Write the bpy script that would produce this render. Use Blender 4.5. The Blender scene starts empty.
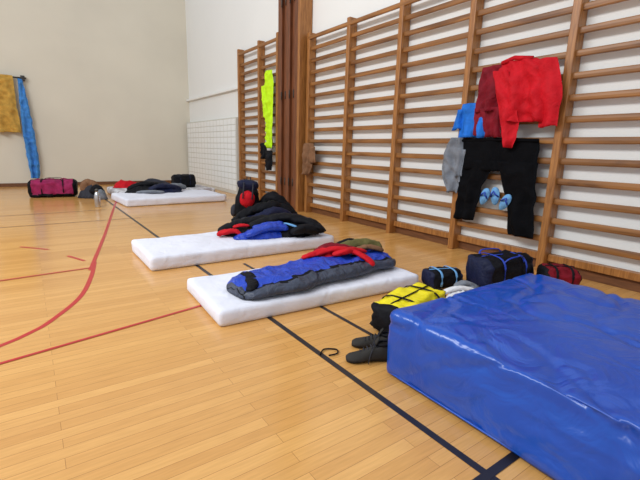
import bpy, bmesh, math, random
from mathutils import Vector, Matrix, noise
random.seed(3)
scn=bpy.context.scene
COL=scn.collection
scn.view_settings.view_transform='Standard'

# ---------------------------------------------------------------- materials
def srgb(c):
    o=[]
    for v in c:
        v=v/255.0
        o.append(v/12.92 if v<=0.04045 else ((v+0.055)/1.055)**2.4)
    return (o[0],o[1],o[2],1.0)
def newmat(name):
    m=bpy.data.materials.new(name); m.use_nodes=True
    nt=m.node_tree; b=nt.nodes['Principled BSDF']
    return m,nt,b
def fabric(name,c,rough=.8,var=.18,scale=9,bump=.25,bscale=60,spec=.25,c2=None,crease=.5,cscale=9):
    m,nt,b=newmat(name)
    tc=nt.nodes.new('ShaderNodeTexCoord')
    n=nt.nodes.new('ShaderNodeTexNoise'); n.inputs['Scale'].default_value=scale; n.inputs['Detail'].default_value=4
    nt.links.new(tc.outputs['Object'],n.inputs['Vector'])
    r=nt.nodes.new('ShaderNodeValToRGB')
    a=srgb(c); d=srgb(c2) if c2 else tuple(x*(1-var) for x in a[:3])+(1,)
    e=a if c2 else tuple(min(1,x*(1+var)) for x in a[:3])+(1,)
    r.color_ramp.elements[0].position=.35; r.color_ramp.elements[0].color=d
    r.color_ramp.elements[1].position=.65; r.color_ramp.elements[1].color=e
    nt.links.new(n.outputs['Fac'],r.inputs['Fac']); nt.links.new(r.outputs['Color'],b.inputs['Base Color'])
    n2=nt.nodes.new('ShaderNodeTexNoise'); n2.inputs['Scale'].default_value=bscale; n2.inputs['Detail'].default_value=3
    nt.links.new(tc.outputs['Object'],n2.inputs['Vector'])
    bp=nt.nodes.new('ShaderNodeBump'); bp.inputs['Strength'].default_value=bump; bp.inputs['Distance'].default_value=.01
    nt.links.new(n2.outputs['Fac'],bp.inputs['Height'])
    n3=nt.nodes.new('ShaderNodeTexNoise'); n3.inputs['Scale'].default_value=cscale; n3.inputs['Detail'].default_value=2; n3.inputs['Distortion'].default_value=1.5
    nt.links.new(tc.outputs['Object'],n3.inputs['Vector'])
    bp2=nt.nodes.new('ShaderNodeBump'); bp2.inputs['Strength'].default_value=crease; bp2.inputs['Distance'].default_value=.03
    nt.links.new(n3.outputs['Fac'],bp2.inputs['Height']); nt.links.new(bp.outputs['Normal'],bp2.inputs['Normal'])
    nt.links.new(bp2.outputs['Normal'],b.inputs['Normal'])
    b.inputs['Roughness'].default_value=rough; b.inputs['Specular IOR Level'].default_value=spec
    return m
M={}
M['black']=fabric('black_fabric',(18,18,23),.65,spec=.15)
M['pitch']=fabric('matt_black_fabric',(11,11,14),.85,spec=.08,crease=.3)
M['charcoal']=fabric('charcoal_fabric',(50,50,58),.75)
M['navy']=fabric('navy_fabric',(20,26,56),.6)
M['blue']=fabric('royal_blue_nylon',(24,62,176),.4,spec=.5,var=.1,crease=.8)
M['brightblue']=fabric('bright_blue_fabric',(30,110,205),.7)
M['lightblue']=fabric('light_blue_fabric',(110,165,215),.7)
M['red']=fabric('red_fabric',(196,14,30),.75,var=.1)
M['darkred']=fabric('dark_red_fabric',(122,12,30),.75)
M['grey']=fabric('grey_fabric',(120,124,132),.8)
M['slate']=fabric('slate_nylon',(60,66,82),.45,spec=.4,crease=.8)
M['olive']=fabric('olive_fabric',(98,92,52),.8)
M['brown']=fabric('brown_towel_cloth',(128,92,66),.95,bscale=150)
M['white']=fabric('white_cloth',(225,225,228),.9,var=.04)
M['purple']=fabric('plum_fabric',(150,34,84),.7)
M['yellow']=fabric('yellow_tarpaulin',(238,220,20),.45,var=.05,spec=.5)
M['hivis']=fabric('hi_vis_cloth',(196,240,30),.7,var=.06)
M['mustard']=fabric('mustard_towel_cloth',(194,152,72),.95,bscale=120,crease=.2)
M['towelblue']=fabric('blue_towel_cloth',(70,134,204),.95,bscale=120,crease=.2)
M['sheet']=fabric('bed_sheet',(226,226,236),.9,var=.03,scale=3,bump=.2,bscale=14,crease=.4,cscale=5)
M['sheetpat']=fabric('patterned_sheet',(222,222,226),.9,scale=9,c2=(160,150,152))
M['rubber']=fabric('rubber',(30,30,30),.6,bump=.1,crease=0)
M['shoe']=fabric('shoe_suede',(50,47,44),.85,crease=.1)
M['steel']=fabric('brushed_metal',(190,192,196),.3,bump=.05,crease=0); M['steel'].node_tree.nodes['Principled BSDF'].inputs['Metallic'].default_value=.8
M['metal_dark']=fabric('dark_metal',(70,66,62),.4,bump=.05,crease=0)

def wood(name,c1,c2,rough=.4,scale=(3,3,3),bands=6):
    m,nt,b=newmat(name)
    tc=nt.nodes.new('ShaderNodeTexCoord'); mp=nt.nodes.new('ShaderNodeMapping'); mp.inputs['Scale'].default_value=scale
    n=nt.nodes.new('ShaderNodeTexNoise'); n.inputs['Scale'].default_value=bands; n.inputs['Detail'].default_value=6; n.inputs['Distortion'].default_value=.6
    r=nt.nodes.new('ShaderNodeValToRGB'); r.color_ramp.elements[0].position=.3; r.color_ramp.elements[1].position=.7
    r.color_ramp.elements[0].color=srgb(c1); r.color_ramp.elements[1].color=srgb(c2)
    nt.links.new(tc.outputs['Object'],mp.inputs['Vector']); nt.links.new(mp.outputs[0],n.inputs['Vector'])
    nt.links.new(n.outputs['Fac'],r.inputs['Fac']); nt.links.new(r.outputs['Color'],b.inputs['Base Color'])
    b.inputs['Roughness'].default_value=rough
    return m
M['rung']=wood('rung_wood',(98,60,28),(166,112,58),.4,(5,.5,5),2.5)
M['post']=wood('post_wood',(126,78,34),(178,120,62),.4,(8,8,.6))
M['panel']=wood('partition_wood',(82,44,22),(128,72,38),.45,(8,8,.5))
M['base']=wood('baseboard_wood',(90,54,30),(124,78,44),.5,(6,.6,6))

def wallmat(name,c,v=.93):
    m,nt,b=newmat(name)
    tc=nt.nodes.new('ShaderNodeTexCoord')
    n=nt.nodes.new('ShaderNodeTexNoise'); n.inputs['Scale'].default_value=.7; n.inputs['Detail'].default_value=5
    nt.links.new(tc.outputs['Object'],n.inputs['Vector'])
    r=nt.nodes.new('ShaderNodeValToRGB'); a=srgb(c)
    r.color_ramp.elements[0].position=.3; r.color_ramp.elements[0].color=tuple(x*v for x in a[:3])+(1,)
    r.color_ramp.elements[1].position=.7; r.color_ramp.elements[1].color=a
    nt.links.new(n.outputs['Fac'],r.inputs['Fac']); nt.links.new(r.outputs['Color'],b.inputs['Base Color'])
    n2=nt.nodes.new('ShaderNodeTexNoise'); n2.inputs['Scale'].default_value=45; n2.inputs['Detail'].default_value=4
    nt.links.new(tc.outputs['Object'],n2.inputs['Vector'])
    bp=nt.nodes.new('ShaderNodeBump'); bp.inputs['Strength'].default_value=.2; bp.inputs['Distance'].default_value=.01
    nt.links.new(n2.outputs['Fac'],bp.inputs['Height']); nt.links.new(bp.outputs['Normal'],b.inputs['Normal'])
    b.inputs['Roughness'].default_value=.85
    return m
M['wallcream']=wallmat('cream_plaster',(220,213,196))
M['wallwhite']=wallmat('white_plaster',(232,232,229),.97)
M['radiator']=wallmat('radiator_enamel',(206,204,194),.97)

def floormat():
    m,nt,b=newmat('strip_parquet')
    L=nt.links.new
    tc=nt.nodes.new('ShaderNodeTexCoord')
    br=nt.nodes.new('ShaderNodeTexBrick')
    br.inputs['Scale'].default_value=1; br.inputs['Brick Width'].default_value=1.3; br.inputs['Row Height'].default_value=.07
    br.inputs['Mortar Size'].default_value=.0013; br.inputs['Mortar Smooth'].default_value=.4; br.offset=.37; br.offset_frequency=2
    br.inputs['Color1'].default_value=srgb((222,168,98)); br.inputs['Color2'].default_value=srgb((206,150,82)); br.inputs['Mortar'].default_value=srgb((160,108,56))
    L(tc.outputs['Object'],br.inputs['Vector'])
    mp=nt.nodes.new('ShaderNodeMapping'); mp.inputs['Scale'].default_value=(1.5,18,1)
    n=nt.nodes.new('ShaderNodeTexNoise'); n.inputs['Scale'].default_value=4; n.inputs['Detail'].default_value=6
    L(tc.outputs['Object'],mp.inputs['Vector']); L(mp.outputs[0],n.inputs['Vector'])
    r=nt.nodes.new('ShaderNodeValToRGB'); r.color_ramp.elements[0].position=.25; r.color_ramp.elements[1].position=.75
    r.color_ramp.elements[0].color=(.88,.86,.82,1); r.color_ramp.elements[1].color=(1.05,1.05,1.05,1)
    L(n.outputs['Fac'],r.inputs['Fac'])
    mx=nt.nodes.new('ShaderNodeMix'); mx.data_type='RGBA'; mx.blend_type='MULTIPLY'; mx.inputs[0].default_value=1
    L(br.outputs['Color'],mx.inputs[6]); L(r.outputs['Color'],mx.inputs[7]); L(mx.outputs[2],b.inputs['Base Color'])
    n3=nt.nodes.new('ShaderNodeTexNoise'); n3.inputs['Scale'].default_value=1.2
    L(tc.outputs['Object'],n3.inputs['Vector'])
    mr=nt.nodes.new('ShaderNodeMapRange'); mr.inputs[3].default_value=.12; mr.inputs[4].default_value=.26
    L(n3.outputs['Fac'],mr.inputs[0]); L(mr.outputs[0],b.inputs['Roughness'])
    b.inputs['Specular IOR Level'].default_value=.5
    return m
M['floor']=floormat()
def paint(name,c):
    m,nt,b=newmat(name); 
    tc=nt.nodes.new('ShaderNodeTexCoord'); n=nt.nodes.new('ShaderNodeTexNoise'); n.inputs['Scale'].default_value=12
    L=nt.links.new; L(tc.outputs['Object'],n.inputs['Vector'])
    r=nt.nodes.new('ShaderNodeValToRGB'); a=srgb(c); r.color_ramp.elements[0].color=tuple(x*.85 for x in a[:3])+(1,); r.color_ramp.elements[1].color=tuple(min(1,x*1.1) for x in a[:3])+(1,)
    L(n.outputs['Fac'],r.inputs['Fac']); L(r.outputs['Color'],b.inputs['Base Color']); b.inputs['Roughness'].default_value=.35
    return m
M['lineblack']=paint('black_line_paint',(30,26,32)); M['linered']=paint('red_line_paint',(190,36,40)); M['linebrown']=paint('brown_line_paint',(130,92,66))

def vinyl():
    m,nt,b=newmat('blue_vinyl'); L=nt.links.new
    tc=nt.nodes.new('ShaderNodeTexCoord')
    n=nt.nodes.new('ShaderNodeTexNoise'); n.inputs['Scale'].default_value=1.6; n.inputs['Detail'].default_value=4
    L(tc.outputs['Object'],n.inputs['Vector'])
    r=nt.nodes.new('ShaderNodeValToRGB'); r.color_ramp.elements[0].position=.3; r.color_ramp.elements[1].position=.7
    r.color_ramp.elements[0].color=srgb((0,64,160)); r.color_ramp.elements[1].color=srgb((6,78,180))
    L(n.outputs['Fac'],r.inputs['Fac']); L(r.outputs['Color'],b.inputs['Base Color'])
    n2=nt.nodes.new('ShaderNodeTexNoise'); n2.inputs['Scale'].default_value=4.5; n2.inputs['Detail'].default_value=3; n2.inputs['Distortion'].default_value=1.6
    L(tc.outputs['Object'],n2.inputs['Vector'])
    bp=nt.nodes.new('ShaderNodeBump'); bp.inputs['Strength'].default_value=.55; bp.inputs['Distance'].default_value=.03
    L(n2.outputs['Fac'],bp.inputs['Height']); L(bp.outputs['Normal'],b.inputs['Normal'])
    b.inputs['Roughness'].default_value=.28; b.inputs['Specular IOR Level'].default_value=.65
    return m
M['vinyl']=vinyl()

# ---------------------------------------------------------------- helpers
def mkobj(name,bm,mats,smooth=True,loc=(0,0,0),rot=0,parent=None):
    me=bpy.data.meshes.new(name); bmesh.ops.recalc_face_normals(bm,faces=bm.faces[:]); bm.to_mesh(me); bm.free()
    if smooth:
        for p in me.polygons: p.use_smooth=True
    for k in mats: me.materials.append(M[k])
    o=bpy.data.objects.new(name,me); COL.objects.link(o); o.location=loc; o.rotation_euler=(0,0,rot)
    if parent: o.parent=parent
    return o
def box(bm,x0,x1,y0,y1,z0,z1,mi=0,bev=0):
    g=bmesh.ops.create_cube(bm,size=1); vs=g['verts']
    for v in vs: v.co=Vector(((x0+x1)/2+v.co.x*(x1-x0),(y0+y1)/2+v.co.y*(y1-y0),(z0+z1)/2+v.co.z*(z1-z0)))
    fs=set(f for v in vs for f in v.link_faces)
    for f in fs: f.material_index=mi
    if bev:
        es=list(set(e for v in vs for e in v.link_edges))
        r=bmesh.ops.bevel(bm,geom=es,offset=bev,segments=2,affect='EDGES',profile=.5)
        for f in r['faces']: f.material_index=mi
def catmull(pts,n=8):
    P=[pts[0]]+list(pts)+[pts[-1]];o=[]
    for i in range(1,len(P)-2):
        for k in range(n):
            t=k/n;o.append(tuple(.5*((2*P[i][c])+(-P[i-1][c]+P[i+1][c])*t+(2*P[i-1][c]-5*P[i][c]+4*P[i+1][c]-P[i+2][c])*t*t+(-P[i-1][c]+3*P[i][c]-3*P[i+1][c]+P[i+2][c])*t**3) for c in range(len(pts[0]))))
    o.append(tuple(pts[-1]));return o
def tube(bm,pts,rad,seg=8,mi=0,flat=1.0):
    pts=[Vector(p) for p in pts]; rings=[]
    for i,p in enumerate(pts):
        t=(pts[min(i+1,len(pts)-1)]-pts[max(i-1,0)]).normalized()
        a=t.cross(Vector((0,0,1)))
        if a.length<.05: a=t.cross(Vector((0,1,0)))
        a.normalize(); c=a.cross(t)
        r=rad[i] if isinstance(rad,(list,tuple)) else rad
        rings.append([bm.verts.new(p+a*math.cos(2*math.pi*k/seg)*r+c*math.sin(2*math.pi*k/seg)*r*flat) for k in range(seg)])
    for i in range(len(rings)-1):
        for k in range(seg):
            f=bm.faces.new((rings[i][k],rings[i][(k+1)%seg],rings[i+1][(k+1)%seg],rings[i+1][k])); f.material_index=mi
    for rr in (rings[0],rings[-1]):
        f=bm.faces.new(rr); f.material_index=mi
def fbm(p,s,o=3):
    return noise.fractal(Vector(p)*s,1.0,2.0,o)

def soft_box(name,sx,sy,h,mat,loc,rot=0,r=.04,res=.04,bulge=.0,wr=.006,wscale=3.0,seed=0,extra=None,crease=None):
    bm=bmesh.new()
    nx=max(4,int(sx/res)); ny=max(4,int(sy/res)); nz=max(4,int(h/min(res,.03)))
    def lin(n): return [i/n for i in range(n+1)]
    vd={}
    def V(a,b,c):
        k=(round(a,5),round(b,5),round(c,5))
        if k not in vd:
            p=Vector(((a-.5)*sx,(b-.5)*sy,c*h))
            q=Vector((max(-sx/2+r,min(sx/2-r,p.x)),max(-sy/2+r,min(sy/2-r,p.y)),max(r,min(h-r,p.z))))
            d=p-q
            if d.length>1e-6: p=q+d.normalized()*min(d.length,r)
            ed=(1-abs(2*a-1)**4)*(1-abs(2*b-1)**4)
            if c>.5: p.z+=bulge*ed
            nn=Vector((p.x*.9,p.y*.9,p.z*1.3))+Vector((seed*7.1,seed*3.3,0))
            w=fbm(nn,wscale)*wr
            if crease: w+=crease(p)
            dirn=(d.normalized() if d.length>1e-6 else Vector((0,0,1)))
            if c>0.02: p+=dirn*w
            p.z=max(0,p.z)
            vd[k]=bm.verts.new(p)
        return vd[k]
    X=lin(nx);Y=lin(ny);Z=lin(nz)
    for i in range(nx):
        for j in range(ny):
            for c in (0,1): bm.faces.new((V(X[i],Y[j],c),V(X[i+1],Y[j],c),V(X[i+1],Y[j+1],c),V(X[i],Y[j+1],c)))
    for i in range(nx):
        for k in range(nz):
            for b in (0,1): bm.faces.new((V(X[i],b,Z[k]),V(X[i+1],b,Z[k]),V(X[i+1],b,Z[k+1]),V(X[i],b,Z[k+1])))
    for j in range(ny):
        for k in range(nz):
            for a in (0,1): bm.faces.new((V(a,Y[j],Z[k]),V(a,Y[j+1],Z[k]),V(a,Y[j+1],Z[k+1]),V(a,Y[j],Z[k+1])))
    if extra: extra(bm)
    return mkobj(name,bm,mat if isinstance(mat,list) else [mat],loc=loc,rot=rot)

def ridged(x,y,s,seed,oct=3):
    wx=noise.noise(Vector((x*s*.6,y*s*.6,seed+1.7)))*.9; wy=noise.noise(Vector((x*s*.6,y*s*.6,seed+9.1)))*.9
    v=0;a=1;t=0
    for o in range(oct):
        q=1-abs(noise.noise(Vector((x*s+wx,y*s+wy,seed+o*3.3))))*2.2
        q=max(0,q); v+=a*q*q; t+=a; a*=.5; s*=1.9
    return v/t
# a cloth limb (sleeve, trouser leg, rolled edge) lying in a heap; pts (x,y,z,r)
def limb(bm,pts,z0,mi=0,flat=.6,seed=0,amp=.28,n=7,N=20):
    P=catmull(pts,n); rings=[]
    for i,p in enumerate(P):
        q=Vector(P[min(i+1,len(P)-1)][:3]); o=Vector(P[max(0,i-1)][:3]); c=Vector(p[:3]); r=p[3]
        t=(q-o).normalized(); a=t.cross(Vector((0,0,1)))
        if a.length<.1: a=Vector((1,0,0))
        a.normalize(); b=a.cross(t); ring=[]
        cap=min(1,(i+.6)/2.5,(len(P)-i-.4)/2.5)**.5
        for k in range(N):
            an=2*math.pi*k/N
            w=1+amp*noise.noise(Vector((c.x*9+math.cos(an)*1.1+seed,c.y*9+math.sin(an)*1.1,c.z*9)))+amp*.7*noise.noise(Vector((i*.8+seed,an*.5*math.sin(an),seed)))
            v=c+a*math.cos(an)*r*w*cap+b*math.sin(an)*r*flat*w*cap
            v.z=max(z0+.002,v.z); ring.append(bm.verts.new(v))
        rings.append(ring)
    for i in range(len(rings)-1):
        for k in range(N):
            f=bm.faces.new((rings[i][k],rings[i][(k+1)%N],rings[i+1][(k+1)%N],rings[i+1][k])); f.material_index=mi
    for rr in (rings[0],rings[-1]): bm.faces.new(rr).material_index=mi
def pile(name,bumps,z0,mats,res=.014,crump=.02,cs=4,seed=0,pw=.6,edge=.06,limbs=()):
    """heap of soft fabric. bumps: (x,y,rx,ry,rotdeg,h,matindex); limbs: (matindex,flat,[(x,y,z,r)...]) z above z0"""
    bm=bmesh.new()
    if bumps:
        xs=[b[0]+s*max(b[2],b[3])*1.15 for b in bumps for s in (-1,1)]; ys=[b[1]+s*max(b[2],b[3])*1.15 for b in bumps for s in (-1,1)]
        x0,x1,y0,y1=min(xs),max(xs),min(ys),max(ys)
        nx=int((x1-x0)/res); ny=int((y1-y0)/res); G={}
        def hh(x,y):
            wx=fbm((x+seed,y,0),4)*edge; wy=fbm((x,y+seed,5),4)*edge
            s=0;top=0;bi=0
            for b in bumps:
                a=math.radians(b[4]); dx=x+wx-b[0];dy=y+wy-b[1]
                u=(dx*math.cos(a)+dy*math.sin(a))/b[2]; v=(-dx*math.sin(a)+dy*math.cos(a))/b[3]
                q=1-u*u-v*v
                if q>0:
                    H=b[5]*q**pw; s+=H**4
                    if H>top: top=H;bi=b[6]
            if s<=0: return 0,0
            best=s**.25
            n=ridged(x,y,cs,seed,2)
            f=min(1,best/.08)
            return max(.0,best+f*crump*2*(n-.45)),bi
        H={}
        for i in range(nx+1):
            for j in range(ny+1): H[i,j]=hh(x0+i*res,y0+j*res)
        def V(i,j):
            if (i,j) not in G: G[i,j]=bm.verts.new((x0+i*res,y0+j*res,z0+H[i,j][0]))
            return G[i,j]
        for i in range(nx):
            for j in range(ny):
                q=[(i,j),(i+1,j),(i+1,j+1),(i,j+1)]
                if max(H[c][0] for c in q)>.004:
                    f=bm.faces.new([V(*c) for c in q]); f.material_index=H[max(q,key=lambda c:H[c][0])][1]
        be=[e for e in bm.edges if len(e.link_faces)==1]
        ext=bmesh.ops.extrude_edge_only(bm,edges=be)
        for v in [g for g in ext['geom'] if isinstance(g,bmesh.types.BMVert)]: v.co.z=z0
    for i,(mi,fl,pts) in enumerate(limbs):
        limb(bm,[(a,b,z0+c,d) for a,b,c,d in pts],z0,mi,fl,seed+i*5.3)
    return mkobj(name,bm,mats)

def hang(bm,rows,plane,mi=0,axis='y',n=14,fold=.03,ff=3.0,seed=0,th=.012,sag=0.0,step=.03):
    R=[]
    for k in range(len(rows)-1):
        z0,a0,b0=rows[k]; z1,a1,b1=rows[k+1]
        m=max(1,int(math.hypot(z1-z0,0)/step))
        for i in range(m):
            t=i/m; R.append((z0+(z1-z0)*t,a0+(a1-a0)*t,b0+(b1-b0)*t))
    R.append(rows[-1])
    zt=rows[0][0]; zb=rows[-1][0]
    F=[];B=[]
    for (z,a,b) in R:
        fr=[];bk=[]
        for i in range(n+1):
            t=i/n; s=a+(b-a)*t; dz=(zt-z)/max(.01,zt-zb)
            ee=noise.noise(Vector((z*6,seed*3.1,0 if t<.5 else 7)))*.03
            s+=ee*abs(2*t-1)
            w=fold*(.25+dz)*(math.sin(t*math.pi*2*ff+seed+fbm((s,z,seed),1.5)*3))+ridged(s,z,4,seed,2)*fold*1.6-fold*.5
            edge=1-abs(2*t-1)**6
            o=plane-abs(fold)*.2-w*edge-.5*fold*edge
            zz=z-sag*math.sin(math.pi*t)
            if z<=zb+.001: zz+=noise.noise(Vector((s*9,seed,2)))*.03
            if axis=='y':
                fr.append(bm.verts.new((o-th*edge,s,zz))); bk.append(bm.verts.new((o,s,zz)))
            else:
                fr.append(bm.verts.new((s,o-th*edge,zz))); bk.append(bm.verts.new((s,o,zz)))
        F.append(fr);B.append(bk)
    for k in range(len(R)-1):
        for i in range(n):
            for g in (F,B):
                f=bm.faces.new((g[k][i],g[k][i+1],g[k+1][i+1],g[k+1][i])); f.material_index=mi
        for i in (0,n):
            f=bm.faces.new((F[k][i],B[k][i],B[k+1][i],F[k+1][i])); f.material_index=mi
    for k in (0,len(R)-1):
        for i in range(n):
            f=bm.faces.new((F[k][i],F[k][i+1],B[k][i+1],B[k][i])); f.material_index=mi

# ---------------------------------------------------------------- room
WX=4.86; BY=15.05; WB=4.71
bm=bmesh.new(); box(bm,-9,WX+.3,-4,BY+.3,-.1,0); mkobj('floor',bm,['floor'],smooth=False)
bm=bmesh.new(); box(bm,WX,WX+.25,-4,BY+.25,0,7.2); mkobj('wall_right',bm,['wallwhite'],smooth=False)
bm=bmesh.new(); box(bm,-9,WX,BY,BY+.25,0,7.2); mkobj('wall_back',bm,['wallcream'],smooth=False)
bm=bmesh.new(); box(bm,-9,WX-.02,BY-.025,BY-.001,0.0,.1,bev=.004); mkobj('baseboard_back',bm,['base'],smooth=False)
bm=bmesh.new(); box(bm,WX-.03,WX-.001,-4,7.3,0.0,.12,bev=.004); mkobj('baseboard_right',bm,['base'],smooth=False)

def strip(name,pts,w,mat,z=.002):
    bm=bmesh.new(); P=[Vector((p[0],p[1],0)) for p in pts]; L=[];Rr=[]
    for i,p in enumerate(P):
        t=(P[min(i+1,len(P)-1)]-P[max(0,i-1)]).normalized(); n=Vector((-t.y,t.x,0))
        L.append(bm.verts.new((p.x+n.x*w/2,p.y+n.y*w/2,z))); Rr.append(bm.verts.new((p.x-n.x*w/2,p.y-n.y*w/2,z)))
    for i in range(len(P)-1): bm.faces.new((L[i],Rr[i],Rr[i+1],L[i+1]))
    return mkobj(name,bm,[mat],smooth=False)
strip('court_line_black',[(1.43,-1),(1.43,14.9)],.04,'lineblack')
strip('court_line_black',[(1.91,-1),(1.91,4.2)],.035,'lineblack')
strip('court_line_black',[(1.2,.77),(3.4,.77)],.04,'lineblack',.003)
strip('court_line_red',[(-2.2,2.48),(1.6,3.31)],.028,'linered',.004)
strip('court_line_red',catmull([(-1.3,2.75),(-.7,2.92),(-.27,3.18),(-.11,3.31),(.02,3.47),(.25,3.92),(.40,4.5),(.50,5.07)]),.04,'linered')
strip('court_line_red',[(.42,4.75),(.81,6.58),(1.46,9.85),(1.9,12)],.04,'linered',.003)
strip('court_line_red',[(-1.2,4.70),(.43,4.84)],.03,'linered',.004)
strip('court_line_red',[(.27,5.51),(.41,5.18)],.035,'linered')
strip('court_line_red',[(-.19,6.28),(.1,5.96)],.035,'linered')
strip('court_line_brown',[(-2,7.8),(1.6,7.93)],.03,'linebrown')
strip('court_line_brown',[(-2,9.0),(1.2,9.2)],.03,'linebrown')

# ---------------------------------------------------------------- wall bars
def wall_bars(name,posts,zt,rz):
    e=bpy.data.objects.new(name,None); COL.objects.link(e)
    bm=bmesh.new()
    for y in posts: box(bm,WB-.02,WX-.01,y-.042,y+.042,0,zt,bev=.008)
    mkobj('posts',bm,['post'],smooth=False,parent=e)
    bm=bmesh.new()
    y0,y1=min(posts),max(posts)
    for i,z in enumerate(rz):
        xc=WB+.045; hz=.036; 
        if i==len(rz)-1: xc=WB-.0
        pr=[]
        for yy in (y0,y1):
            pr.append([bm.verts.new((xc+.022*math.copysign(abs(math.cos(a))**.6,math.cos(a)),yy,z+hz*math.copysign(abs(math.sin(a))**.6,math.sin(a)))) for a in [2*math.pi*k/12 for k in range(12)]])
        for k in range(12): bm.faces.new((pr[0][k],pr[0][(k+1)%12],pr[1][(k+1)%12],pr[1][k]))
        bm.faces.new(pr[0]);bm.faces.new(pr[1])
    mkobj('rungs',bm,['rung'],smooth=False,parent=e)
    bm=bmesh.new()
    for i in range(len(posts)-1):
        a,b=sorted((posts[i],posts[i+1]))
        box(bm,WB+.06,WX-.012,a+.045,b-.045,.12,.2,bev=.004)
    mkobj('bottom_rail',bm,['post'],smooth=False,parent=e)
    return e
rz=[.37+.2185*i for i in range(14)]+[3.40]
wall_bars('wall_bars',[7.2-1.235*i for i in range(9)],3.5,rz)
rz2=[.3+.2185*i for i in range(15)]+[3.62]
wall_bars('wall_bars',[8.45,9.35,10.5],3.75,rz2)

e=bpy.data.objects.new('folding_partition',None); COL.objects.link(e)
bm=bmesh.new()
for i in range(5):
    y=7.40+i*.165; d=.05 if i%2 else 0
    box(bm,WB-.12+d,WX-.01,y,y+.15,0.01,7.0,bev=.008)
mkobj('folded_panels',bm,['panel'],smooth=False,parent=e)
bm=bmesh.new()
for z in (.6,2.4,4.2,6.0):
    for i in range(4):
        y=7.40+i*.165+.157; tube(bm,[(WB-.125,y,z-.08),(WB-.125,y,z+.08)],.012)
mkobj('hinges',bm,['metal_dark'],parent=e)
bm=bmesh.new(); box(bm,WB-.14,WX-.01,7.31,7.395,0,7.0,bev=.006); mkobj('jamb',bm,['post'],smooth=False,parent=e)

e=bpy.data.objects.new('radiator_cover',None); COL.objects.link(e)
bm=bmesh.new(); box(bm,WX-.14,WX-.002,10.75,BY-.1,0,2.1,bev=.006); mkobj('panel',bm,['radiator'],smooth=False,parent=e)
bm=bmesh.new()
for i in range(12): box(bm,WX-.15,WX-.14,10.77,BY-.12,.1+i*.165,.1+i*.165+.145,bev=.003)
mkobj('louvres',bm,['wallwhite'],smooth=False,parent=e)
bm=bmesh.new()
for i in range(16):
    y=10.78+i*.27; box(bm,WX-.155,WX-.14,y,y+.012,.08,2.09)
mkobj('stiles',bm,['radiator'],smooth=False,parent=e)
bm=bmesh.new(); box(bm,WX-.10,WX-.002,10.6,BY-.001,2.82,2.88,bev=.005); mkobj('trim_1',bm,['wallwhite'],smooth=False)

# ---------------------------------------------------------------- crash mat
def crease(p):
    top=1 if p.z>.3 else .7
    w=0
    a=math.atan2(p.y-.5,p.x+.2); rr=math.hypot(p.x+.2,p.y-.5)
    w-=.018*max(0,1-abs(math.sin(a*3.5+noise.noise(Vector((p.x,p.y,3))*1.5)*2.5))*5)*min(1,rr*1.2)
    w+=.014*noise.noise(Vector((p.x*1.8,p.y*1.8,p.z*4)))
    w-=.014*max(0,1-abs(noise.noise(Vector((p.x*2.6+9,p.y*1.8,p.z*3))))*11)
    w-=.010*max(0,1-abs(noise.noise(Vector((p.x*1.6+2,p.y*3.4+4,p.z*2))))*12)
    if p.z>.25: w-=.025*max(0,1-abs(p.x+.78)*4)*(.5+.5*math.sin(p.y*4+1))
    return w*top
def mat_extra(bm):
    for z in (.03,):
        a,b=.782,1.152; r=.07
        pts=[]
        for cx,cy,s in ((a-r,b-r,0),(-a+r,b-r,90),(-a+r,-b+r,180),(a-r,-b+r,270)):
            for k in range(5):
                t=math.radians(s+k*22.5); pts.append((cx+r*math.cos(t)*.98,cy+r*math.sin(t)*.98,z))
        pts.append(pts[0]); tube(bm,pts,.006,6)
soft_box('crash_mat',1.56,2.3,.41,'vinyl',(2.40,.435,0),0,r=.045,res=.02,bulge=.0,wr=.012,wscale=1.5,seed=2,crease=crease,extra=mat_extra)

# ---------------------------------------------------------------- mattresses
soft_box('mattress',2.02,.92,.125,'sheet',(2.06,3.10,0),math.radians(-3),r=.025,res=.03,bulge=.008,wr=.008,wscale=4,seed=1)
soft_box('mattress',2.40,1.0,.155,'sheet',(2.14,4.87,0),math.radians(0),r=.03,res=.03,bulge=.008,wr=.009,wscale=4,seed=4)
soft_box('mattress',2.3,1.4,.17,'sheet',(2.72,10.15,0),math.radians(3),r=.04,res=.05,bulge=.01,wr=.012,wscale=3,seed=6)
soft_box('mattress',2.5,1.4,.17,'sheetpat',(2.95,11.75,0),math.radians(3),r=.04,res=.05,bulge=.01,wr=.012,wscale=3,seed=7)

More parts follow.
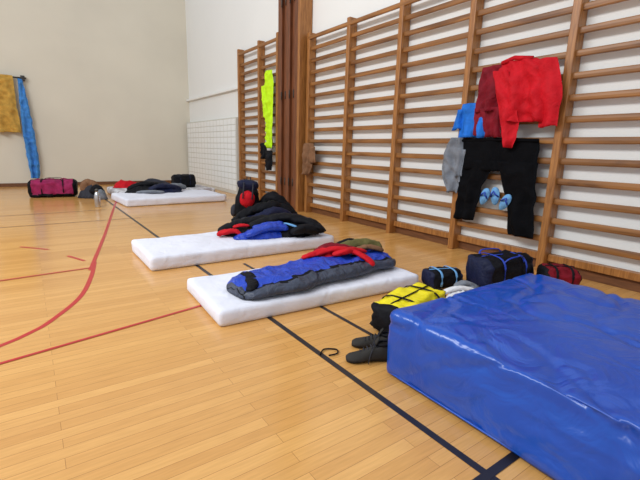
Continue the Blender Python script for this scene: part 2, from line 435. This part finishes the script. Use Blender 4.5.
# ---------------------------------------------------------------- sleeping bag on nearest mattress
def sleeping_bag(name,path,z0,mats):
    P=catmull(path,18); bm=bmesh.new(); rings=[]; N=56
    for i,p in enumerate(P):
        q=P[min(i+1,len(P)-1)]; o=P[max(0,i-1)]
        t=Vector((q[0]-o[0],q[1]-o[1],0)).normalized(); n=Vector((-t.y,t.x,0))
        ring=[]
        for k in range(N):
            a=2*math.pi*k/N
            c=math.copysign(abs(math.cos(a))**.85,math.cos(a)); s=math.copysign(abs(math.sin(a))**.8,math.sin(a))
            w=1+.22*noise.noise(Vector((p[0]*3.2,c*1.2,2)))
            fold=.036*(ridged(p[0]*1.2,c*p[2]*1.4,4.5,7,2)-.35)
            v=Vector((p[0],p[1],0))+n*c*p[2]*w
            if s>0: z=p[3]*(.4+.6*s)+fold*s+.03*noise.noise(Vector((p[0]*2.5,c*2,9)))*s
            else: z=p[3]*.4*(1+s)
            ring.append(bm.verts.new((v.x,v.y,z0+max(0.003,z))))
        rings.append(ring)
    for i in range(len(rings)-1):
        for k in range(N):
            f=bm.faces.new((rings[i][k],rings[i][(k+1)%N],rings[i+1][(k+1)%N],rings[i+1][k]))
            lim=N*(.36+.04*noise.noise(Vector((i*.1,0,0))))
            f.material_index=1 if (k>lim or i<12) else 0
            if (lim-1.2<=k<=lim) : f.material_index=2
            if i<3 : f.material_index=2
    for rr in (rings[0],rings[-1]): bm.faces.new(rr).material_index=1
    limb(bm,[(1.31,2.80,z0+.07,.035),(1.38,2.86,z0+.09,.045),(1.42,3.0,z0+.11,.05),(1.42,3.12,z0+.10,.045),(1.38,3.2,z0+.05,.03)],z0,2,.6,3)
    return mkobj(name,bm,mats)
sleeping_bag('sleeping_bag',[(1.25,2.93,.13,.05),(1.33,2.94,.22,.09),(1.6,2.97,.28,.13),(2.0,3.0,.28,.14),(2.4,3.03,.28,.16),(2.85,3.06,.26,.14),(3.04,3.06,.14,.08)],.135,['blue','slate','black'])
pile('fleece_jacket',[(2.35,3.10,.22,.10,0,.18,0)],.15,['red','darkred'],seed=3,crump=.012,cs=6,res=.012,limbs=[
 (0,.6,[(2.02,3.14,.15,.03),(2.15,3.14,.17,.045),(2.35,3.10,.20,.055),(2.5,3.0,.19,.045),(2.58,2.86,.14,.04),(2.60,2.78,.08,.035)]),
 (1,.6,[(2.2,3.2,.16,.05),(2.35,3.18,.21,.06),(2.5,3.12,.20,.05),(2.62,3.02,.17,.04)]),
 (0,.6,[(2.3,3.04,.17,.035),(2.42,2.98,.2,.045),(2.56,3.04,.19,.045),(2.7,3.0,.16,.03)])])
pile('rolled_blanket',[(2.80,3.24,.26,.12,-15,.15,0)],.15,['olive','black','brown'],seed=8,crump=.012,cs=6,res=.012,limbs=[
 (0,.8,[(2.55,3.30,.14,.05),(2.7,3.26,.17,.07),(2.88,3.20,.17,.08),(3.02,3.12,.14,.06)]),
 (1,.7,[(2.6,3.38,.12,.05),(2.75,3.36,.18,.06),(2.92,3.3,.15,.05)]),
 (2,.6,[(2.66,3.10,.17,.035),(2.8,3.08,.18,.045),(2.95,3.02,.14,.04)])])

pile('jacket_heap',[(2.5,4.92,.48,.28,-14,.14,0),(2.85,4.78,.34,.28,-30,.18,0),(2.42,4.70,.36,.12,-10,.11,2)],.165,['black','navy','blue','red','lightblue'],seed=5,crump=.016,cs=4,limbs=[
 (0,.6,[(1.95,5.05,.05,.06),(2.12,5.08,.10,.09),(2.35,5.08,.14,.11),(2.6,5.0,.17,.11),(2.8,4.9,.2,.1)]),
 (0,.6,[(2.3,4.85,.13,.07),(2.55,4.88,.18,.09),(2.8,4.78,.22,.1),(3.0,4.6,.18,.1),(3.12,4.45,.11,.09),(3.18,4.42,.05,.07)]),
 (1,.6,[(2.7,4.98,.19,.08),(2.95,4.9,.2,.09),(3.15,4.75,.14,.09),(3.26,4.6,.06,.07)]),
 (2,.6,[(2.15,4.66,.05,.06),(2.35,4.66,.11,.08),(2.55,4.64,.13,.08),(2.72,4.58,.11,.07)]),
 (2,.6,[(2.3,4.76,.12,.05),(2.5,4.74,.15,.06),(2.7,4.68,.17,.05)]),
 (4,.6,[(2.70,4.66,.17,.018),(2.78,4.58,.15,.022),(2.84,4.50,.11,.022),(2.86,4.45,.06,.018)]),
 (3,.6,[(1.9,4.98,.03,.05),(2.0,4.92,.07,.06),(2.1,4.86,.08,.05),(2.15,4.8,.04,.03)]),
 (3,.6,[(2.1,4.94,.12,.03),(2.2,4.9,.14,.035),(2.3,4.86,.13,.03)]),
 (0,.7,[(2.72,4.52,.06,.06),(2.85,4.46,.11,.08),(3.0,4.44,.09,.08),(3.1,4.42,.05,.06)])])

# ---------------------------------------------------------------- backpack by the wall
def backpack(name,loc,rot,s=1.0,mats=('black','navy','red','charcoal')):
    bm=bmesh.new()
    N=28; rings=[]
    prof=[(0,.15,.10),(.03,.19,.13),(.15,.21,.15),(.35,.20,.15),(.52,.18,.14),(.58,.16,.12),(.60,.17,.13),(.66,.19,.15),(.71,.17,.13),(.74,.08,.06)]
    prof=catmull(prof,3)
    for j,(z,rx,ry) in enumerate(prof):
        ring=[]
        for k in range(N):
            a=2*math.pi*k/N; c=math.copysign(abs(math.cos(a))**.7,math.cos(a)); q=math.copysign(abs(math.sin(a))**.7,math.sin(a))
            w=1+.2*fbm((c,q,z*3),2.2)
            ring.append(bm.verts.new((c*rx*w*s,q*ry*w*s,z*s)))
        rings.append(ring)
    for j in range(len(rings)-1):
        for k in range(N):
            f=bm.faces.new((rings[j][k],rings[j][(k+1)%N],rings[j+1][(k+1)%N],rings[j+1][k])); f.material_index=0 if j<15 else 1
    bm.faces.new(rings[0]);bm.faces.new(rings[-1])
    for (cx,cy,rx,ry,z0,z1,mi) in ((0,-.15,.13,.07,.26,.56,2),(-.22,0,.06,.09,.05,.28,3),(.22,0,.06,.09,.05,.28,3)):
        rr=[]
        for j in range(9):
            t=j/8; sc=max(.15,(1-abs(2*t-1)**4)); 
            rr.append([bm.verts.new(((cx+rx*sc*math.cos(2*math.pi*k/14))*s,(cy+ry*sc*math.sin(2*math.pi*k/14))*s,(z0+(z1-z0)*t)*s)) for k in range(14)])
        for j in range(8):
            for k in range(14):
                f=bm.faces.new((rr[j][k],rr[j][(k+1)%14],rr[j+1][(k+1)%14],rr[j+1][k])); f.material_index=mi
        bm.faces.new(rr[0]).material_index=mi; bm.faces.new(rr[-1]).material_index=mi
    for x in (-.08,.08):
        tube(bm,[(x*s,.14*s,.58*s),(x*1.3*s,.22*s,.5*s),(x*1.5*s,.24*s,.32*s),(x*1.6*s,.19*s,.14*s),(x*1.6*s,.14*s,.08*s)],.022*s,8,3,.4)
        tube(bm,[(x*s,-.15*s,.70*s),(x*s,-.21*s,.58*s),(x*s,-.24*s,.42*s)],.012*s,6,3,.4)
    tube(bm,[(-.04*s,.12*s,.70*s),(-.03*s,.14*s,.78*s),(.03*s,.14*s,.78*s),(.04*s,.12*s,.70*s)],.01*s,6,3)
    return mkobj(name,bm,list(mats),loc=loc,rot=rot)
b=backpack('backpack',(3.15,6.82,0),0,1.0)
b.rotation_euler=(0,math.radians(5),math.radians(-25))
pile('clothes_heap',[(3.35,6.2,.42,.24,0,.22,0),(2.95,6.3,.25,.2,0,.18,1)],.0,['black','navy','charcoal','darkred'],seed=11,crump=.02,cs=4,limbs=[
 (0,.8,[(2.7,6.3,.06,.08),(2.85,6.35,.16,.10),(3.05,6.35,.24,.11),(3.3,6.3,.30,.12),(3.5,6.3,.30,.12),(3.7,6.25,.2,.12),(3.85,6.2,.1,.09)]),
 (1,.8,[(2.9,6.1,.1,.08),(3.1,6.1,.18,.1),(3.35,6.1,.24,.11),(3.55,6.1,.2,.1),(3.7,6.1,.1,.08)]),
 (0,.8,[(3.45,6.75,.1,.09),(3.5,6.7,.35,.12),(3.62,6.6,.42,.13),(3.78,6.5,.3,.12),(3.9,6.4,.1,.1)]),
 (2,.8,[(2.75,6.2,.05,.07),(2.85,6.18,.12,.08),(3.0,6.1,.1,.08),(3.12,6.02,.05,.06)])])

# ---------------------------------------------------------------- duffel bags
def duffel(name,L,Wd,Hh,loc,rot,mats,seed=0,handles=True,low=None):
    bm=bmesh.new(); N=36; ns=26; rings=[]
    for i in range(ns+1):
        t=i/ns; x=(t-.5)*L; e=(1-abs(2*t-1)**8)**.5; e=.72+.28*e
        ring=[]
        for k in range(N):
            a=2*math.pi*k/N
            c=math.copysign(abs(math.cos(a))**.55,math.cos(a)); s=math.copysign(abs(math.sin(a))**.55,math.sin(a))
            w=1+.2*fbm((x*3+seed,c+seed,s),2.0,3)+.12*(ridged(x*2,a,1.5,seed,2)-.4)
            z=Hh*.5+Hh*.5*s*e*w
            ring.append(bm.verts.new((x+.02*fbm((c,s,t*2+seed),2),c*Wd*.5*e*w,max(0,z))))
        rings.append(ring)
    for i in range(ns):
        for k in range(N):
            f=bm.faces.new((rings[i][k],rings[i][(k+1)%N],rings[i+1][(k+1)%N],rings[i+1][k])); f.material_index=1 if (i<2 or i>=ns-2) else 0
            if low is not None and sum(v.co.z for v in f.verts)/4<Hh*low: f.material_index=1
    for rr in (rings[0],rings[-1]): bm.faces.new(rr).material_index=1
    tube(bm,[(x*L*.42,0,Hh+.004) for x in (-1,-.5,0,.5,1)],.008,6,2,.5)
    for x in (-.22,.22):
        pts=[]
        for k in range(13):
            a=-math.pi*.12+math.pi*1.24*k/12
            c=math.copysign(abs(math.cos(a))**.6,math.cos(a)); s=math.copysign(abs(math.sin(a))**.6,math.sin(a))
            pts.append((x*L,c*(Wd*.5+.012),Hh*.5+s*(Hh*.5+.012)))
        tube(bm,pts,.012,8,2,.35)
    if handles:
        for sd in (-1,1):
            tube(bm,catmull([(-.22*L,sd*Wd*.42,Hh*.85),(-.17*L,sd*Wd*.50,Hh*1.02),(0,sd*Wd*.48,Hh*1.06),(.17*L,sd*Wd*.40,Hh*1.04),(.22*L,sd*Wd*.42,Hh*.85)],4),.010,8,2,.6)
    return mkobj(name,bm,mats,loc=loc,rot=rot)
duffel('duffel_bag',.70,.32,.24,(2.30,2.02,0),math.radians(14),['yellow','black','black'],seed=1,low=.3,handles=False)
duffel('duffel_bag',.62,.36,.33,(3.76,2.18,0),math.radians(-12),['black','navy','blue'],seed=2)
duffel('gym_bag',.32,.26,.26,(4.10,1.78,0),math.radians(-40),['darkred','black','black'],seed=3,handles=False)
duffel('toiletry_bag',.36,.24,.17,(3.28,2.50,0),math.radians(-20),['black','navy','lightblue'],seed=4,handles=False)
pile('towel_heap',[(3.02,2.13,.16,.1,0,.10,0),(3.24,2.15,.14,.1,30,.11,1),(2.88,2.24,.08,.07,0,.1,2)],.0,['white','grey','brightblue'],seed=4,crump=.012,res=.012,cs=7,limbs=[
 (0,.6,[(2.9,2.2,.08,.03),(3.02,2.16,.11,.035),(3.15,2.12,.10,.035),(3.28,2.08,.06,.03)]),(1,.6,[(3.1,2.22,.1,.03),(3.2,2.18,.13,.04),(3.33,2.12,.08,.035)])])
duffel('duffel_bag',1.0,.5,.42,(.45,12.0,0),math.radians(-8),['purple','black','black'],seed=5,low=.2)
pile('rucksack_heap',[(1.2,11.5,.26,.26,0,.32,1),(1.35,11.1,.15,.2,0,.24,2)],.0,['black','charcoal','grey','brown'],seed=15,crump=.03,res=.03,cs=4,limbs=[
 (3,.8,[(1.05,11.5,.15,.1),(1.12,11.55,.35,.12),(1.25,11.5,.32,.12),(1.38,11.4,.15,.1)]),(0,.8,[(1.2,11.3,.1,.1),(1.3,11.3,.25,.11),(1.4,11.2,.1,.09)])])
pile('fleece_jacket',[(2.1,12.0,.32,.22,0,.2,0)],.18,['red'],seed=16,crump=.03,res=.03)
pile('clothes_heap',[(2.3,10.6,.45,.3,0,.14,0),(2.7,10.5,.4,.3,0,.13,1)],.18,['black','navy','grey','charcoal'],seed=17,crump=.04,res=.03,cs=4,limbs=[
 (0,.7,[(1.9,10.8,.05,.07),(2.15,10.8,.15,.1),(2.4,10.7,.18,.1),(2.7,10.75,.15,.09)]),
 (1,.7,[(2.3,10.4,.05,.08),(2.5,10.35,.14,.1),(2.8,10.4,.13,.1),(3.1,10.5,.05,.07)]),
 (2,.7,[(2.8,10.7,.1,.08),(3.05,10.7,.13,.09),(3.3,10.8,.05,.07)]),
 (3,.7,[(2.2,11.2,.05,.08),(2.5,11.2,.2,.1),(2.8,11.1,.16,.1),(3.05,11.1,.05,.08)]),
 (2,.7,[(2.0,10.3,.03,.04),(2.3,10.2,.05,.05),(2.6,10.15,.03,.04)])])
duffel('stuff_sack',.6,.36,.34,(3.5,11.6,.18),0,['black','black','navy'],seed=9,handles=False)
bm=bmesh.new(); prof=[(0,.05),(.01,.055),(.24,.055),(.29,.045),(.31,.028),(.33,.028),(.332,.034),(.37,.034),(.375,.02)]
rr=[[bm.verts.new((r*math.cos(2*math.pi*k/20),r*math.sin(2*math.pi*k/20),z)) for k in range(20)] for z,r in prof]
for j in range(len(rr)-1):
    for k in range(20):
        f=bm.faces.new((rr[j][k],rr[j][(k+1)%20],rr[j+1][(k+1)%20],rr[j+1][k])); f.material_index=1 if j>=5 else 0
bm.faces.new(rr[0]);bm.faces.new(rr[-1]); mkobj('water_bottle',bm,['steel','metal_dark'],loc=(1.11,9.66,0))

# ---------------------------------------------------------------- hiking shoes
def shoe(name,loc,rot,s=1.0,mirror=1):
    bm=bmesh.new()
    S=[(-.15,.022,.0,.06),(-.14,.036,.0,.10),(-.11,.042,.0,.115),(-.06,.041,.0,.112),(-.02,.038,.004,.10),(.03,.041,.006,.085),(.07,.048,.004,.068),(.11,.050,.0,.056),(.14,.042,.002,.048),(.16,.024,.006,.036)]
    S=catmull(S,4); N=20; rings=[]
    for (x,w,z0,zt) in S:
        ring=[]
        for k in range(N):
            a=2*math.pi*k/N-math.pi/2; c=math.cos(a); q=math.sin(a)
            yy=math.copysign(abs(c)**.7,c)*w*(1 if q<.2 else 1-.28*q)
            zz=z0+(zt-z0)*(.5+.5*math.copysign(abs(q)**.7,q))
            ring.append(bm.verts.new((x*s,(yy+mirror*.012*math.sin((x+.1)*9))*s,zz*s)))
        rings.append(ring)
    for i in range(len(rings)-1):
        for k in range(N):
            f=bm.faces.new((rings[i][k],rings[i][(k+1)%N],rings[i+1][(k+1)%N],rings[i+1][k]))
            zc=sum(v.co.z for v in f.verts)/4/s
            f.material_index=1 if zc<.026 else 0
            xc=f.verts[0].co.x/s
            if -.13<xc<-.035 and N*.42<k+.5<N*.58: f.material_index=2
    for r_ in (rings[0],rings[-1]): bm.faces.new(r_)
    tube(bm,[((-.085+.05*math.cos(t))*s,.03*math.sin(t)*s,(.116-.006*math.cos(t))*s) for t in [k*math.pi/8 for k in range(17)]],.009*s,8,2)
    tube(bm,[(-.02*s,0,.104*s),(-.035*s,0,.135*s),(-.045*s,0,.15*s)],[.02*s,.022*s,.014*s],8,0,.35)
    for i in range(5):
        x=-.02+i*.022; z=.112-i*.0105
        tube(bm,[(x*s,-.026*s,(z-.008)*s),((x+.006)*s,0,(z+.004)*s),(x*s,.026*s,(z-.008)*s)],.0035*s,6,3)
    tube(bm,[(-.02*s,0,.12*s),(.0,.04*s,.10*s),(.02*s,.055*s,.05*s),(.03*s,.07*s,.01*s)],.003*s,6,3)
    return mkobj(name,bm,['shoe','rubber','black','charcoal'],loc=loc,rot=rot)
shoe('hiking_shoe',(1.66,1.75,0),math.radians(150),1.0,1)
shoe('hiking_shoe',(1.79,1.85,0),math.radians(135),1.0,-1)
bm=bmesh.new(); tube(bm,catmull([(1.42,1.97,.008),(1.48,2.01,.01),(1.55,1.97,.008),(1.52,1.92,.01),(1.46,1.93,.008)]),.005,6); mkobj('strap',bm,['black'])

# ---------------------------------------------------------------- clothes hung on the bars
PX=WB-.04
bm=bmesh.new()
hang(bm,[(1.47,3.5,2.44),(1.36,3.48,2.42),(1.2,3.44,2.42),(1.1,3.42,2.44)],PX,0,fold=.02,ff=3,seed=1,n=24)
hang(bm,[(1.22,3.46,2.92),(.9,3.44,3.08),(.45,3.46,3.16)],PX,0,fold=.03,ff=1.5,seed=2)
hang(bm,[(1.22,2.92,2.42),(.9,2.78,2.40),(.36,2.66,2.36)],PX,0,fold=.03,ff=1.5,seed=3)
tube(bm,[(PX-.02,3.5,1.46),(PX-.03,3.0,1.475),(PX-.02,2.44,1.46)],.022,8,0)
mkobj('trousers',bm,['pitch'])
bm=bmesh.new()
hang(bm,[(2.33,2.96,2.56),(2.25,3.0,2.42),(2.1,2.98,2.32),(1.8,2.93,2.36),(1.66,2.84,2.40)],PX-.05,0,fold=.05,ff=2.0,seed=4,n=24)
hang(bm,[(2.30,2.60,2.34),(2.0,2.50,2.24),(1.6,2.44,2.24)],PX-.07,0,fold=.03,ff=1,seed=5)
hang(bm,[(2.24,3.04,2.86),(1.9,2.94,2.68),(1.5,2.82,2.64),(1.38,2.78,2.68)],PX-.10,0,fold=.03,ff=1,seed=6)
tube(bm,[(PX-.06,2.96,2.33),(PX-.09,2.8,2.36),(PX-.06,2.6,2.33)],.025,8,0)
mkobj('jacket',bm,['red'])
bm=bmesh.new()
hang(bm,[(2.32,3.24,2.94),(2.1,3.26,2.92),(1.8,3.28,2.92)],PX-.02,0,fold=.04,ff=1.5,seed=7)
hang(bm,[(1.85,3.30,3.08),(1.52,3.26,3.06)],PX-.02,0,fold=.03,ff=1,seed=8)
hang(bm,[(1.85,3.12,2.92),(1.5,3.10,2.88)],PX-.03,0,fold=.03,ff=1,seed=9)
mkobj('shorts',bm,['darkred'])
bm=bmesh.new()
hang(bm,[(1.92,3.5,3.1),(1.75,3.53,3.08),(1.5,3.52,3.1)],PX+.01,0,fold=.04,ff=2,seed=10)
hang(bm,[(1.85,3.55,3.45),(1.6,3.62,3.48)],PX,0,fold=.02,ff=1,seed=11)
mkobj('t_shirt',bm,['brightblue'])
bm=bmesh.new()
hang(bm,[(1.5,3.62,3.42),(1.3,3.72,3.40),(1.0,3.70,3.42),(.78,3.6,3.45)],PX-.01,0,fold=.04,ff=1.5,seed=12)
hang(bm,[(1.35,3.45,3.36),(1.0,3.48,3.38)],PX-.02,0,fold=.02,ff=1,seed=13)
mkobj('t_shirt',bm,['grey'])
for (y,z,r) in ((3.02,.78,.3),(2.88,.80,-.1),(2.74,.74,.5)):
    bm=bmesh.new()
    out=[(.055*math.cos(t)*(1+.15*math.sin(t)),.11*math.sin(t)) for t in [k*math.pi/12 for k in range(24)]]
    A=[bm.verts.new((0,a,b)) for a,b in out]; B=[bm.verts.new((.02,a,b)) for a,b in out]
    bm.faces.new(A);bm.faces.new(B)
    for k in range(24): bm.faces.new((A[k],A[(k+1)%24],B[(k+1)%24],B[k]))
    tube(bm,[(0,-.05,-.01),(-.035,-.02,.03),(-.02,0,.06),(-.035,.02,.03),(0,.05,-.01)],.01,6,1)
    o=mkobj('sandal',bm,['lightblue','blue'],loc=(PX-.03,y,z)); o.rotation_euler=(r,0,0)
bm=bmesh.new()
hang(bm,[(3.0,8.80,8.56),(2.7,8.95,8.5),(2.0,8.86,8.54),(1.30,8.80,8.58)],PX-.02,0,fold=.05,ff=2,seed=20)
hang(bm,[(2.7,9.05,8.86),(2.0,8.98,8.8)],PX-.03,0,fold=.03,ff=1,seed=21)
mkobj('hi_vis_vest',bm,['hivis'])
bm=bmesh.new()
hang(bm,[(1.42,9.0,8.82),(1.2,9.05,8.8),(1.05,9.0,8.84)],PX-.03,0,fold=.04,ff=1,seed=22,th=.05)
hang(bm,[(1.25,8.74,8.5),(1.0,8.78,8.48),(.80,8.72,8.54)],PX-.05,0,fold=.04,ff=1,seed=23,th=.05)
mkobj('gloves',bm,['black'])
bm=bmesh.new()
hang(bm,[(1.42,7.16,6.86),(1.38,7.22,6.82),(1.2,7.22,6.80),(.95,7.26,6.9),(.80,7.2,6.98)],PX-.03,0,fold=.04,ff=2,seed=24)
hang(bm,[(1.35,6.95,6.78),(1.05,6.92,6.76)],PX-.04,0,fold=.03,ff=1,seed=25)
mkobj('hand_towel',bm,['brown'])
e=bpy.data.objects.new('towel_rail',None); COL.objects.link(e)
bm=bmesh.new(); tube(bm,[(-1.2,BY-.12,3.05),(.2,BY-.12,3.05)],.025); 
for x in (-1.1,.12): box(bm,x-.05,x+.05,BY-.14,BY-.002,2.98,3.12,bev=.006)
mkobj('rail',bm,['metal_dark'],parent=e)
bm=bmesh.new()
hang(bm,[(3.09,-1.0,-.1),(2.4,-1.0,-.1),(1.55,-.98,-.06)],BY-.14,0,axis='x',fold=.05,ff=3,seed=30,n=20)
mkobj('bath_towel',bm,['mustard'])
bm=bmesh.new()
hang(bm,[(3.02,.0,.1),(2.6,-.02,.16),(1.6,-.04,.24),(.7,.0,.28),(.25,.04,.25)],BY-.15,0,axis='x',fold=.05,ff=1.5,seed=31)
mkobj('bath_towel',bm,['towelblue'])

# ---------------------------------------------------------------- light
w=bpy.data.worlds.new('World'); scn.world=w; w.use_nodes=True
bg=w.node_tree.nodes['Background']; bg.inputs[0].default_value=(.87,.93,1,1); bg.inputs[1].default_value=.72
def area(name,loc,target,sx,sy,e,col=(1,1,1)):
    l=bpy.data.lights.new(name,'AREA'); l.shape='RECTANGLE'; l.size=sx; l.size_y=sy; l.energy=e; l.color=col
    o=bpy.data.objects.new(name,l); COL.objects.link(o); o.location=loc
    o.rotation_euler=(Vector(target)-Vector(loc)).to_track_quat('-Z','Y').to_euler()
area('window_light',(-5,4,6.5),(3,5,0.5),9,1.5,780,(.95,.98,1))

# ---------------------------------------------------------------- camera
th,ph,ro=.616,.217,.027
F=Vector((math.sin(th)*math.cos(ph),math.cos(th)*math.cos(ph),-math.sin(ph)))
r=Vector((math.cos(th),-math.sin(th),0)); u=r.cross(F)
R=r*math.cos(ro)+u*math.sin(ro); U=-r*math.sin(ro)+u*math.cos(ro)
cd=bpy.data.cameras.new('camera'); cd.sensor_width=36; cd.lens=410/640*36; cd.clip_start=.05
co=bpy.data.objects.new('camera',cd); COL.objects.link(co)
m=Matrix((R,U,-F)).transposed().to_4x4(); m.translation=Vector((0,0,1.3)); co.matrix_world=m
scn.camera=co
